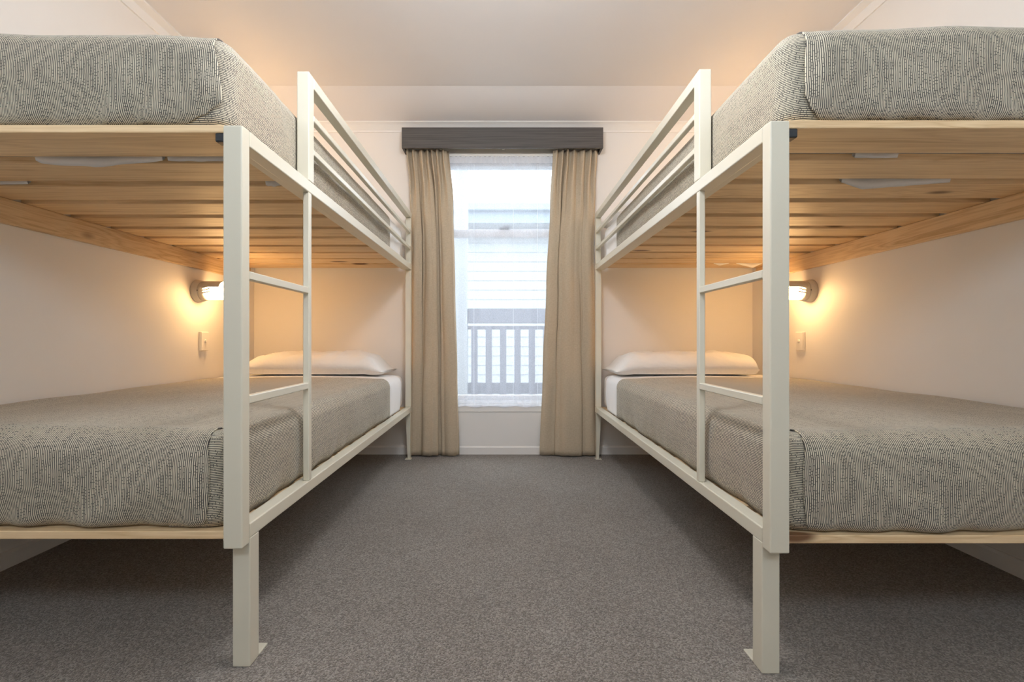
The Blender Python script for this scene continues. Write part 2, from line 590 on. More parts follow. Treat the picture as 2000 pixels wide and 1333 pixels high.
YR = 5.30
bal = empty('balustrade', (0, YR, -0.06))
tag(bal, 'grey picket balustrade of the verandah seen through the net curtain', 'railing')
box('top_rail', bal, -0.405, 3.0, YR - 0.035, YR + 0.035, H + (665 - 632) * YR / 900, H + (665 - 603) * YR / 900, M_EXT_GREY, 0.004)
box('top_rail', bal, -3.0, -0.56, YR - 0.035, YR + 0.035, H + (665 - 632) * YR / 900, H + (665 - 603) * YR / 900, M_EXT_GREY, 0.004)
z_rt, z_rb = H + (665 - 637) * YR / 900, H + (665 - 644) * YR / 900
box('picket_rail', bal, -0.405, 3.0, YR - 0.02, YR + 0.02, z_rb, z_rt, M_EXT_GREY, 0.003)
box('picket_rail', bal, -3.0, -0.56, YR - 0.02, YR + 0.02, z_rb, z_rt, M_EXT_GREY, 0.003)
z_b1, z_b0 = H + (665 - 748) * YR / 900, H + (665 - 769) * YR / 900
box('bottom_rail', bal, -0.405, 3.0, YR - 0.02, YR + 0.02, z_b0, z_b1, M_EXT_GREY, 0.003)
box('bottom_rail', bal, -3.0, -0.56, YR - 0.02, YR + 0.02, z_b0, z_b1, M_EXT_GREY, 0.003)
xs0, pitch = (927 - 983) * YR / 900, 27.85 * YR / 900
for k in range(-8, 19):
    x = xs0 + k * pitch
    if -0.60 < x < -0.37: continue
    box('picket', bal, x - 0.036, x + 0.036, YR - 0.045, YR - 0.02, z_b0 - 0.02, z_rt - 0.005, M_EXT_GREY, 0.002)
box('skirting_board', bal, -3.0, -0.56, YR - 0.03, YR + 0.03, -0.06, 0.17, M_EXT_GREY, 0.003)
box('skirting_board', bal, -0.405, 3.0, YR - 0.03, YR + 0.03, -0.06, 0.17, M_EXT_GREY, 0.003)
post = box('verandah_post', None, (888 - 983) * YR / 900, (913.5 - 983) * YR / 900, YR - 0.07, YR + 0.07, -0.06, 3.6, M_EXT_WHITE, 0.004)
tag(post, 'pale square verandah post left of the pickets', 'post')

YN = 8.4
hou = empty('neighbouring_house', (0, YN, -0.65))
tag(hou, 'white weatherboard house beyond the verandah railing', 'house')
exp = 18.3 * YN / 900
for k in range(22):
    z = -0.65 + k * exp
    v, f = [], []
    b = MESH_CACHE.get('wb')
    if b is None:
        pr = [(YN, 0), (YN - 0.028, 0), (YN - 0.010, exp + 0.012), (YN, exp + 0.012)]
        o = extrude_profile('weatherboard', [(p, zz - 0.65) for p, zz in pr], -5.5, 5.5, 'x', M_EXT_WHITE, hou)
        MESH_CACHE['wb'] = o.data
    else:
        o = bpy.data.objects.new('weatherboard', b)
        link(o, hou)
        o.location.z = k * exp
z_g0, z_g1 = H + (665 - 436) * (YN - 0.45) / 900, H + (665 - 399) * (YN - 0.45) / 900
box('house_wall', hou, -5.5, 5.5, YN, YN + 0.2, -0.65, 3.4, M_EXT_WHITE, 0)
box('fascia', hou, -5.8, 5.8, YN - 0.45, YN - 0.42, z_g0, z_g1 - 0.02, M_EXT_BLUE, 0.003)
box('gutter', hou, -5.8, 5.8, YN - 0.57, YN - 0.45, z_g1 - 0.13, z_g1, M_EXT_BLUE, 0.012)
box('soffit', hou, -5.8, 5.8, YN - 0.42, YN, z_g0, z_g0 + 0.02, M_EXT_WHITE, 0)
v = [(-5.8, YN - 0.5, z_g1 - 0.02), (5.8, YN - 0.5, z_g1 - 0.02), (5.8, YN + 3.5, z_g1 + 0.5), (-5.8, YN + 3.5, z_g1 + 0.5)]
v += [(a, b_, c + 0.03) for a, b_, c in v]
mesh_obj('roof', v, [(3, 2, 1, 0), (4, 5, 6, 7), (0, 1, 5, 4), (1, 2, 6, 5), (2, 3, 7, 6), (3, 0, 4, 7)], M_EXT_ROOF, hou)

# ------------------------------------------------------------------ bunk beds
ZL0, ZL1 = 0.3355, 0.355          # lower slats
ZU0, ZU1 = 1.3335, 1.353          # upper slats
XA = 0.6378                       # aisle face of the steel frame
YSL = 1.130                       # front edge of the first slat (left bunk)


def bunk(s, dy, label):
    """s = -1 left, +1 right; dy shifts the front end along the room"""
    yp = 1.125 + dy                   # front of the front post
    yl = yp + 0.035                   # front of the leg
    ye = 3.212                        # far end of the rails
    B = empty('bunk_bed', (s * 1.2, yp, 0))
    tag(B, label, 'bunk bed', 'steel bunk beds')
    F = M_FRAME
    X = lambda a: s * a
    box('front_post', B, X(XA), X(XA + 0.047), yp, yl, 0.313, 1.350, F, 0.0035, 2)
    lg = box('leg', B, X(XA), X(XA + 0.0443), yl, yl + 0.0443, 0.0, 0.326, F, 0.003, 2)
    box('foot_plate', lg, X(XA), X(XA + 0.0443), yl + 0.0445, yl + 0.0875, 0.0, 0.005, F, 0.001)
    box('lower_side_rail', B, X(XA), X(XA + 0.040), yl, ye, 0.325, 0.362, F, 0.003, 2)
    box('upper_side_rail', B, X(XA), X(XA + 0.040), yl, ye, 1.311, 1.350, F, 0.003, 2)
    # slat ledges inside the rails
    box('slat_ledge', B, X(XA + 0.040), X(XA + 0.068), yl, ye, 1.316, ZU0, F, 0.001)
    box('slat_ledge', B, X(XA + 0.040), X(XA + 0.068), yl, ye, 0.318, ZL0, F, 0.001)
    # guard rail
    yg = 1.512 + dy * 0.5
    ypost = yg + 0.042
    box('guard_post', B, X(XA), X(XA + 0.040), yg, ypost, 1.350, 1.708, F, 0.003, 2)
    box('guard_rail', B, X(XA), X(XA + 0.038), ypost, ye, 1.671, 1.708, F, 0.003, 2)
    box('guard_bar', B, X(XA), X(XA + 0.020), ypost, ye - 0.03, 1.562, 1.582, F, 0.002)
    box('guard_bar', B, X(XA), X(XA + 0.020), ypost, ye - 0.03, 1.448, 1.468, F, 0.002)
    # ladder
    box('ladder_stile', B, X(XA), X(XA + 0.020), yg, yg + 0.022, 0.362, 1.311, F, 0.002)
    box('ladder_rung', B, X(XA), X(XA + 0.020), yl, yg, 0.977, 0.998, F, 0.002)
    box('ladder_rung', B, X(XA), X(XA + 0.020), yl, yg, 0.664, 0.685, F, 0.002)
    # far end
    box('rear_post', B, X(XA + 0.001), X(XA + 0.040), ye - 0.03, ye + 0.002, 0.362, 1.311, F, 0.003)
    box('rear_guard_post', B, X(XA + 0.001), X(XA + 0.038), ye - 0.03, ye + 0.002, 1.350, 1.671, F, 0.003)
    v = []
    for z, w in ((0.004, 0.018), (0.325, 0.034)):
        v += [(s * (XA + 0.004), ye - 0.034, z), (s * (XA + 0.004 + w), ye - 0.034, z),
              (s * (XA + 0.004 + w), ye - 0.002, z), (s * (XA + 0.004), ye - 0.002, z)]
    rl = mesh_obj('rear_leg', v, [(3, 2, 1, 0), (4, 5, 6, 7), (0, 1, 5, 4), (1, 2, 6, 5), (2, 3, 7, 6), (3, 0, 4, 7)], F, B)
    box('foot_plate', rl, X(XA - 0.002), X(XA + 0.04), ye - 0.042, ye + 0.002, 0.0, 0.005, F, 0.001)
    # slats and wall ledgers
    x0, x1 = XA + 0.047, XW - 0.002
    for z0, z1 in ((ZU0, ZU1), (ZL0, ZL1)):
        p = (3.243 - 0.148 - (YSL + dy)) / 10
        for k in range(11):
            y0 = YSL + dy + k * p
            box('slat', B, X(x0), X(x1), y0, y0 + 0.148, z0, z1, M_WOODX, 0.0015)
    box('wall_ledger', B, X(XW - 0.022), X(XW - 0.001), yp + 0.02, 3.25, 1.243, ZU0 - 0.0005, M_WOODY, 0.002)
    box('wall_ledger', B, X(XW - 0.022), X(XW - 0.001), yp + 0.02, 3.25, 0.245, ZL0 - 0.0005, M_WOODY, 0.002)
    box('slat_clip', B, X(XA + 0.046), X(XA + 0.070), yp + 0.006, yp + 0.034, 1.312, ZU0, M_BLACK, 0.003, 2)
    return B


bunk(-1, 0.0, 'cream steel bunk bed with pine slats and ladder, left of the window')
bunk(1, -0.024, 'cream steel bunk bed with pine slats and ladder, right of the window')

# ------------------------------------------------------------------ bedding
AM = 0.683                 # aisle side of the bedspread
YE = 3.225                 # head end of the mattress


def rounded_skirt(plan, r, zb, zt, off, wob):
    """sweep a vertical profile (bottom -> rounded top) along a plan path of (s, t, ns, nt, inset_scale);
    returns rows [j][i] of (s, t, z, path_len, height_len)"""
    rows = []
    prof = []
    for k in range(9):
        prof.append((0.0, lerp(zb, zt - r, k / 8)))
    for k in range(1, 7):
        a = k / 6 * math.pi / 2
        prof.append((r * (1 - math.cos(a)), zt - r + r * math.sin(a)))
    hl = 0.0
    for j, (ins, z) in enumerate(prof):
        if j: hl += math.hypot(ins - prof[j - 1][0], z - prof[j - 1][1])
        row = []
        pl = 0.0
        for i, (sx, tx, ns, nt) in enumerate(plan):
            if i: pl += math.hypot(sx - plan[i - 1][0], tx - plan[i - 1][1])
            w = wob(sx, tx, z, j) if wob else 0.0
            dn = off - ins + w * (1 - ins / r)
            row.append((sx + ns * dn, tx + nt * dn, z + off * (ins / r if r else 0), pl, hl))
        rows.append(row)
    return rows


def bedspread(s, zb, yf, seam, seed, label, group, gap=None):
    """top and front flap are one sheet, the side drop another that wraps round the corner beneath the flap"""
    rnd = random.Random(seed)
    zt = zb + 0.236
    A, W, r = AM, XW - 0.012 - AM, 0.050
    Lc = 2.77 - yf
    V, Fc, UV = [], [], []
    to = lambda ss, tt, z: (s * (A + ss), yf + tt, z)

    def add(rows, uvf):
        off = len(V)
        nu = len(rows[0])
        for row in rows:
            for q in row:
                V.append(to(q[0], q[1], q[2])); UV.append(uvf(q))
        Fc.extend(grid_faces(nu, len(rows), off))

    # side drop
    plan = []
    for k in range(8): plan.append((lerp(0.15, r, k / 8), 0.0, 0.0, -1.0))
    for k in range(8):
        a = k / 8 * math.pi / 2
        plan.append((r - r * math.sin(a), r - r * math.cos(a), -math.sin(a), -math.cos(a)))
    n = 110
    for k in range(n + 1): plan.append((0.0, lerp(r, Lc, k / n), -1.0, 0.0))

    def wob(sx, tx, z, j):
        q = (z - zb) / (zt - zb)
        w = 0.010 * math.sin(math.pi * min(1, max(0, q))) * min(1, max(0, (tx - 0.05) / 0.2))
        w += 0.006 * nz(tx * 5 + seed, z * 6, seed) * min(1, tx * 6 + 0.3)
        low = max(0, 1 - q / 0.45)
        w += low * 0.010 * nz(tx * 13 + seed, 3.3, seed)
        if q < 0.10: w -= 0.012 * (1 - q / 0.10) ** 2
        w *= min(1.0, (Lc - tx) / 0.10)
        if gap:                         # the guard post presses the drop in
            g = max(0.0, (abs(yf + tx - gap) - 0.04) / 0.09)
            if g < 1: w = min(w, lerp(-0.002, w, g))
        return w

    skirt = rounded_skirt(plan, r, zb + 0.004, zt, 0.0, wob)
    HL = skirt[-1][0][4]
    fl = (zt - r - zb - 0.006) + (r + 0.0045) * math.pi / 2        # length of the front flap up to the top
    p0 = (0.15 - r) + r * math.pi / 2
    add(skirt, lambda q: (r - (HL - q[4]), q[3] - p0 + fl))

    # top and front flap
    o = 0.0045
    prof = []       # (t, z, outward normal t, normal z, vlen, q)
    for k in range(22):
        z = lerp(zb + 0.006, zt - r, k / 22)
        prof.append((-o, z, -1.0, 0.0))
    for k in range(9):
        a = k / 8 * math.pi / 2
        prof.append((r - (r + o) * math.cos(a), zt - r + (r + o) * math.sin(a), -math.cos(a), math.sin(a)))
    for k in range(1, n + 1): prof.append((lerp(r, Lc, (k / n)), zt + lerp(o, 0.0, min(1, k / 3)), 0.0, 1.0))
    ns = 90
    rows, vl = [], 0.0
    for j, (t, z, nt, nzv) in enumerate(prof):
        if j: vl += math.hypot(t - prof[j - 1][0], z - prof[j - 1][1])
        q = (z - zb) / (zt - zb)
        front = max(0.0, -nt)
        se = interp(seam, q) if j < 31 else lerp(interp(seam, 1.0), r, min(1, (j - 30) / 3))
        row = []
        for i in range(ns + 1):
            ss = lerp(se, W, (i / ns) ** 1.15)
            c = ss / W
            d = 0.0
            # front: soft bulge, wrinkles, gathers at the tucked hem
            edge = min(1, (ss - se) / 0.04)
            d += front * edge * (0.014 * math.sin(math.pi * min(1, q)) + 0.011 * nz(ss * 6 + seed, z * 5, 1.7))
            low = max(0, 1 - q / 0.42)
            d += front * edge * low * 0.024 * nz(ss * 14 + z * 9 + seed * 2.1, z * 3, 4.2)
            if q < 0.13: d -= front * 0.020 * (1 - q / 0.13) ** 2
            # top: slight crown and waviness
            up = nzv
            d += up * min(1, (ss - r) * 6) * (0.009 * math.sin(math.pi * min(1, c)) ** 0.6 + 0.006 * nz(ss * 4 + seed, t * 3.2, 0.3) * min(1.0, (Lc - t) / 0.15))
            zz = z + nzv * d
            if q < 0.10: zz += 0.005 * nz(ss * 11 + seed, 0, 0)
            row.append((ss, t + nt * d, zz, vl, ss))
        rows.append(row)
    add(rows, lambda q: (q[4], q[3]))
    ob = mesh_obj('bedspread', V, Fc, M_SPREAD, None, True, UV, origin=(s * 1.24, (yf + 2.77) / 2, zb))
    bm = bmesh.new(); bm.from_mesh(ob.data)
    bmesh.ops.remove_doubles(bm, verts=bm.verts, dist=0.0004)
    bmesh.ops.recalc_face_normals(bm, faces=bm.faces)
    bm.to_mesh(ob.data); bm.free()
    for p in ob.data.polygons: p.use_smooth = True
    # consistent outward normals per sheet are not needed for the thin cloth
    md = ob.modifiers.new('thickness', 'SOLIDIFY')
    md.thickness = 0.0035; md.offset = 0.0
    tag(ob, label, 'bedspread', group)
    return ob


def rounded_box_obj(name, x0, x1, y0, y1, z0, z1, rad, mat, wr=0.0, seed=0):
    x0, x1 = min(x0, x1), max(x0, x1)
    bm = bmesh.new()
    bmesh.ops.create_cube(bm, size=1.0)
    bmesh.ops.scale(bm, vec=(x1 - x0, y1 - y0, z1 - z0), verts=bm.verts)
    bmesh.ops.bevel(bm, geom=list(bm.edges), offset=rad, segments=4, affect='EDGES', profile=0.5)
    me = bpy.data.meshes.new(name)
    bm.to_mesh(me); bm.free()
    me.materials.append(mat)
    for p in me.polygons: p.use_smooth = True
    o = bpy.data.objects.new(name, me)
    o.location = ((x0 + x1) / 2, (y0 + y1) / 2, (z0 + z1) / 2)
    return link(o)


def folded_sheet(s, zb, seed, label, group):
    """white top sheet turned back over the bedspread's head end"""
    zt = zb + 0.236 - 0.003
    A, W, r = AM + 0.006, XW - 0.014 - AM - 0.006, 0.047
    y0, y1 = 2.75, 3.075
    V, UV = [], []
    prof = []
    for k in range(14): prof.append((0.0, lerp(zb + 0.004, zt - r, k / 14), -1.0, 0.0))
    for k in range(9):
        a = k / 8 * math.pi / 2
        prof.append((r - r * math.cos(a), zt - r + r * math.sin(a), -math.cos(a), math.sin(a)))
    for k in range(1, 41): prof.append((lerp(r, W, k / 40), zt, 0.0, 1.0))
    nt = 26
    for j, (ss, z, nsx, nzz) in enumerate(prof):
        q = (z - zb) / (zt - zb)
        for i in range(nt + 1):
            ye = y1 - 0.05 * max(0, 1 - q) + 0.012 * nz(ss * 5, q * 4, seed)
            y = lerp(y0, ye, i / nt)
            d = 0.004 * nz(y * 14 + seed, z * 12, ss * 5) + (0.004 if i == nt else 0.0)
            if ss < r: d += 0.008 * math.sin(math.pi * min(1, q))
            crown = nzz * min(1, max(0, ss - r) * 6) * 0.010 * math.sin(math.pi * min(1, ss / W)) ** 0.6
            tuck = min(1, max(0, (y - 2.775) / 0.03))
            d = lerp(-0.003, max(d, -0.003), tuck)
            V.append((s * (A + ss + nsx * d), y, z + nzz * d * 0.4 + crown * lerp(0.3, 1, tuck)))
    o = mesh_obj('top_sheet', V, grid_faces(nt + 1, len(prof)), M_SHEET, None, True, origin=(s * 1.24, 2.9, zb))
    md = o.modifiers.new('thickness', 'SOLIDIFY'); md.thickness = 0.003; md.offset = 0.0
    tag(o, label, 'sheet', group)
    return o


def pillow(s, xc, yc, z0, ln, dp, ht, seed, label, group, open_out=True):
    """stuffed pillowcase: inner end pinched to a flat corner flap, outer end squared off where the case is open"""
    nu, nv = 64, 34
    V = []
    for side in (1, -1):
        for j in range(nv + 1):
            b = -1 + 2 * j / nv
            for i in range(nu + 1):
                a = -1 + 2 * i / nu            # -1 aisle end, +1 wall end
                fa = max(0.0, 1 - abs(a) ** 4.5) ** 0.5 if a < 0 else max(0.0, 1 - abs(a) ** (34 if open_out else 4.5)) ** (0.2 if open_out else 0.5) * (1 - 0.12 * max(0, a) ** 3 * open_out)
                if a < -0.80: fa *= max(0.06, 1 - (-a - 0.80) / 0.2 * 0.92)
                fb = max(0.0, 1 - abs(b) ** 3.2) ** 0.5
                th = fa * fb
                ex = 1.0 - 0.05 * (1 - abs(b)) * (abs(a) ** 6)
                ey = 1.0 - 0.08 * (1 - abs(a) ** 2) * (abs(b) ** 4)
                x = a * ln / 2 * ex
                y = b * dp / 2 * ey
                wr = 0.016 * nz(a * 5 + seed, b * 3 + a * 3, seed) + 0.006 * nz(a * 12 + b * 6, seed * 2, b * 4)
                if side > 0:
                    z = z0 + ht * (0.26 + 0.74 * th) + wr * th * 1.2
                    if fb * fa < 0.02: z = z0 + ht * 0.26
                else:
                    z = z0 + ht * 0.26 * (1 - th ** 0.35)
                # the pinched corner lies down on the sheet
                drop = max(0, (-a - 0.72) / 0.28)
                z -= 0.02 * drop * (0.34 * ht / 0.05)
                z = max(z, z0 + 0.001 * (side + 1))
                V.append((s * (xc + x), yc + y, z))
    n1 = (nu + 1) * (nv + 1)
    f = grid_faces(nu + 1, nv + 1) + [tuple(reversed(q)) for q in grid_faces(nu + 1, nv + 1, n1)]
    # rim
    rim = [i for i in range(nu + 1)] + [(j * (nu + 1) + nu) for j in range(1, nv + 1)] + \
          [nv * (nu + 1) + i for i in range(nu - 1, -1, -1)] + [j * (nu + 1) for j in range(nv - 1, 0, -1)]
    m = len(rim)
    f += [(rim[k], rim[(k + 1) % m], n1 + rim[(k + 1) % m], n1 + rim[k]) for k in range(m)]
    o = mesh_obj('pillow', V, f, M_PILLOW, None, True, origin=(s * xc, yc, z0))
    tag(o, label, 'pillow', group)
    return o


SEAM_LOW = [(0.0, 0.062), (0.12, 0.050), (0.35, 0.043), (0.7, 0.042), (0.95, 0.050), (1.0, 0.054)]
SEAM_UL = [(0.0, 0.150), (0.06, 0.090), (0.14, 0.045), (0.26, 0.012), (0.36, 0.012), (0.6, 0.020), (0.9, 0.034), (1.0, 0.040)]
SEAM_UR = [(0.0, 0.105), (0.06, 0.080), (0.15, 0.060), (0.3, 0.046), (0.6, 0.046), (0.9, 0.050), (1.0, 0.053)]

for s, side, dy in ((-1, 'left', 0.0), (1, 'right', -0.024)):
    for lev, zb in (('lower', ZL1), ('upper', ZU1)):
        yf = 1.142 + dy
        up = lev == 'upper'
        sd = (3 if s < 0 else 7) + (11 if up else 0)
        m = rounded_box_obj('mattress', s * (AM + 0.016), s * (XW - 0.016), yf + 0.012, YE, zb + 0.001, zb + 0.236 - 0.010, 0.04, M_SHEET)
        tag(m, 'white sheeted mattress under the bedspread on the %s bunk, %s bed' % (lev, side), 'mattress', 'bunk mattresses')
        seam = SEAM_LOW if not up else (SEAM_UL if s < 0 else SEAM_UR)
        bedspread(s, zb, yf, seam, sd, 'beige pinstriped bedspread tucked over the %s mattress of the %s bunk bed' % (lev, side),
                  'pinstriped bedspreads', 1.53 + dy * 0.5 if up else None)
        folded_sheet(s, zb, sd, 'white sheet turned back at the pillow end of the %s bunk, %s bed' % (lev, side), 'turned-back sheets')
        xc = 1.196 if s < 0 else 1.146
        pillow(s, xc, 3.055, zb + 0.2495, 0.90, 0.385, 0.142, sd,
               'white pillow at the window end of the %s bunk, %s bed' % (lev, side), 'bunk pillows', open_out=(s > 0))
        # loose sheet sagging through the slat gaps
        if up:
            sags = [(-1.325, -0.965, 1.306, 0.024, 0.35), (-0.775, -0.718, 1.503, 0.014, 0.5), (-0.95, -0.72, 1.306, 0.008, 0.5), (-1.78, -1.55, 1.503, 0.006, 0.5)] if s < 0 else \
                   [(1.09, 1.44, 1.486, 0.027, 0.16), (0.98, 1.10, 1.286, 0.006, 0.5), (1.55, 1.72, 3.065, 0.03, 0.6), (1.40, 1.50, 3.065, 0.015, 0.3)]
            for (xa, xb, yy, dep, pk) in sags:
                n = 18
                v = []
                for k in range(n + 1):
                    t = k / n
                    hgt = (t / pk if t < pk else (1 - t) / (1 - pk)) if s > 0 else math.sin(math.pi * t ** 0.75) ** 0.7 * (0.8 + 0.5 * nz(t * 4 + xa * 5, 1.0, 7.0))
                    x = lerp(xa, xb, t)
                    wv = 0.002 * nz(x * 30, 2, sd)
                    zl = ZU0 - dep * hgt + wv * hgt
                    v += [(x, yy - 0.012 * hgt, zl), (x, yy - 0.004, lerp(zl, ZU1 + 0.004, 0.45)), (x, yy + 0.004, ZU1 + 0.006),
                          (x, yy + 0.010, lerp(zl, ZU1 + 0.004, 0.45))]
                f = []
                for k in range(n):
                    for q in range(4):
                        f.append((k * 4 + q, k * 4 + (q + 1) % 4, (k + 1) * 4 + (q + 1) % 4, (k + 1) * 4 + q))
                mesh_obj('sheet_sag', v, f, M_SHEET, m, True)

# ------------------------------------------------------------------ wall lamps and switches
def ring_lathe(name, parent, s, x_base, yc, zc, prof, mat, nseg=40, ribs=0, sy=1.0, smooth=True):
    """lathe about the axis that leaves the wall; prof = [(out, radius)]"""
    v = []
    for k, (o, r) in enumerate(prof):
        for i in range(nseg):
            a = 2 * math.pi * i / nseg
            rr = r
            if ribs and 0 < k < len(prof) - 1: rr = r * (1 + 0.035 * math.cos(a * ribs))
            v.append((s * (x_base - o), yc + sy * rr * math.cos(a), zc + rr * math.sin(a)))
    f = []
    for k in range(len(prof) - 1):
        for i in range(nseg):
            j = (i + 1) % nseg
            f.append((k * nseg + i, k * nseg + j, (k + 1) * nseg + j, (k + 1) * nseg + i))
    f.append(tuple(range(nseg)))
    f.append(tuple(range((len(prof) - 1) * nseg, len(prof) * nseg)))
    return mesh_obj(name, v, f, mat, parent, smooth)


def wall_lamp(s, yc, zc, label):
    P = empty('wall_lamp', (s * XW, yc, zc))
    tag(P, label, 'wall lamp', 'bunk reading lamps')
    ring_lathe('mounting_base', P, s, XW, yc, zc, [(0.0, 0.066), (0.012, 0.066), (0.018, 0.064), (0.019, 0.062), (0.032, 0.062), (0.036, 0.058)], M_GREYPLASTIC)
    ring_lathe('collar', P, s, XW, yc, zc, [(0.034, 0.057), (0.058, 0.057), (0.066, 0.053)], M_GREYPLASTIC)
    # shallow hood over the top of the diffuser
    v, nseg = [], 18
    for o in (0.05, 0.158):
        for rr in (0.0585, 0.0555):
            for i in range(nseg + 1):
                a = math.radians(40 + 120 * i / nseg)
                v.append((s * (XW - o), yc + rr * math.cos(a), zc + rr * math.sin(a)))
    n = nseg + 1
    f = []
    for i in range(nseg):
        f += [(i, i + 1, 2 * n + i + 1, 2 * n + i), (n + i, n + i + 1, 3 * n + i + 1, 3 * n + i),
              (i, i + 1, n + i + 1, n + i), (2 * n + i, 2 * n + i + 1, 3 * n + i + 1, 3 * n + i)]
    f += [(0, n, 3 * n, 2 * n), (nseg, n + nseg, 3 * n + nseg, 2 * n + nseg)]
    mesh_obj('hood', v, f, M_GREYPLASTIC, P, True)
    prof = [(0.058, 0.048)] + [(0.064 + 0.082 * k / 10, 0.050 + (0.0016 if k % 2 else 0.0)) for k in range(11)] + [(0.155, 0.045), (0.160, 0.034)]
    ring_lathe('diffuser', P, s, XW, yc, zc, prof, M_LAMP, 40)
    for ang in (165, 181, 197):            # slanted louvres on the near flank
        a = math.radians(ang)
        cy, cz = yc + 0.0555 * math.cos(a), zc + 0.0555 * math.sin(a)
        v = []
        for o, dz in ((0.062, 0.0), (0.108, 0.010)):
            for h in (-0.0035, 0.0035):
                for t in (-0.0022, 0.0022):
                    v.append((s * (XW - o), cy + t, cz + dz + h))
        mesh_obj('louvre', v, [(0, 1, 3, 2), (4, 6, 7, 5), (0, 4, 5, 1), (2, 3, 7, 6), (0, 2, 6, 4), (1, 5, 7, 3)], M_GREYPLASTIC, P)
    if True:
        ring_lathe('screw', P, s, XW - 0.034, yc - 0.056, zc, [(0.0, 0.004), (0.004, 0.004)], M_BLACK, 10)
    return P


def switch(s, y0, label):
    P = empty('light_switch', (s * XW, y0 + 0.036, 0.818))
    tag(P, label, 'light switch', 'bunk light switches')
    z0, z1 = 0.818 - 0.0565, 0.818 + 0.0565
    box('surround', P, s * (XW - 0.014), s * XW, y0, y0 + 0.073, z0, z1, M_PLASTIC, 0.003, 2)
    box('plate', P, s * (XW - 0.018), s * (XW - 0.014), y0 + 0.002, y0 + 0.071, z0 + 0.002, z1 - 0.002, M_PLASTIC, 0.002, 2)
    ring_lathe('switch_rim', P, s, XW - 0.018, y0 + 0.0365, 0.818, [(0.0, 0.011), (0.0015, 0.0105)], M_PLASTIC, 24)
    box('toggle', P, s * (XW - 0.027), s * (XW - 0.0195), y0 + 0.031, y0 + 0.042, 0.810, 0.826, M_PLASTIC, 0.003, 2)
    box('label_strip', P, s * (XW - 0.0188), s * (XW - 0.018), y0 + 0.010, y0 + 0.063, z0 + 0.012, z0 + 0.020, M_PLASTIC, 0)
    return P


wall_lamp(-1, 2.715, 1.113, 'lit bulkhead lamp on the left wall under the upper bunk')
wall_lamp(1, 2.70, 1.113, 'lit bulkhead lamp on the right wall under the upper bunk')
wall_lamp(-1, 2.715, 2.105, 'lit bulkhead lamp on the left wall above the upper bunk')
wall_lamp(1, 2.70, 2.105, 'lit bulkhead lamp on the right wall above the upper bunk')
switch(-1, 2.722, 'white toggle switch plate on the left wall below the lamp')
switch(1, 2.745, 'white toggle switch plate on the right wall below the lamp')

# pendant added out of view above the aisle to brighten ceiling and upper walls
PYC = 1.20
PL = empty('added_pendant_lamp', (0, PYC, ZC))
tag(PL, 'round opal pendant added over the aisle as fill light', 'added fill lamp')


def vlathe(name, parent, x, y, prof, mat, nseg=40):
    v = [(x + r * math.cos(2 * math.pi * i / nseg), y + r * math.sin(2 * math.pi * i / nseg), z) for (z, r) in prof for i in range(nseg)]
    f = [(k * nseg + i, k * nseg + (i + 1) % nseg, (k + 1) * nseg + (i + 1) % nseg, (k + 1) * nseg + i) for k in range(len(prof) - 1) for i in range(nseg)]
    f += [tuple(range(nseg)), tuple(range((len(prof) - 1) * nseg, len(prof) * nseg))]
    return mesh_obj(name, v, f, mat, parent, True)


vlathe('canopy', PL, 0, PYC, [(ZC, 0.055), (ZC - 0.012, 0.055), (ZC - 0.03, 0.02)], M_PLASTIC)
vlathe('stem', PL, 0, PYC, [(ZC - 0.028, 0.008), (ZC - 0.38, 0.008)], M_PLASTIC, 16)
vlathe('globe', PL, 0, PYC, [(ZC - 0.49 + 0.13 * math.cos(math.pi * k / 16), max(0.02, 0.13 * math.sin(math.pi * k / 16))) for k in range(17)], M_ADDED_PENDANT)

# ------------------------------------------------------------------ pelmet, curtains, net
PX0, PX1, PY, PZ0, PZ1 = -0.708, 0.697, 3.212, 2.166, 2.309
pel = empty('pelmet', (0, YB, PZ0))
tag(pel, 'charcoal woodgrain box pelmet above the window', 'pelmet')
box('front_board', pel, PX0, PX1, PY, PY + 0.016, PZ0, PZ1, M_PELMET, 0.001)
box('end_board', pel, PX0, PX0 + 0.016, PY + 0.016, YB - 0.001, PZ0, PZ1, M_PELMET, 0.001)
box('end_board', pel, PX1 - 0.016, PX1, PY + 0.016, YB - 0.001, PZ0, PZ1, M_PELMET, 0.001)
box('top_board', pel, PX0 + 0.016, PX1 - 0.016, PY + 0.016, YB - 0.001, PZ1 - 0.016, PZ1, M_PELMET, 0.001)
trk = empty('curtain_track', (0, 3.27, 2.19))
tag(trk, 'white curtain track tucked under the dark pelmet', 'track')
box('rail', trk, PX0 + 0.017, PX1 - 0.017, 3.262, 3.278, 2.185, 2.200, M_PLASTIC, 0.002)
box('rail', trk, PX0 + 0.017, PX1 - 0.017, 3.309, 3.319, 2.148, 2.165, M_PLASTIC, 0.002)
for x in (-0.45, 0.0, 0.45):
    box('bracket', trk, x - 0.01, x + 0.01, 3.262, YB - 0.001, 2.200, 2.212, M_PLASTIC, 0.001)


def px_x(px, y=3.265):
    return (px - 983) * y / 900


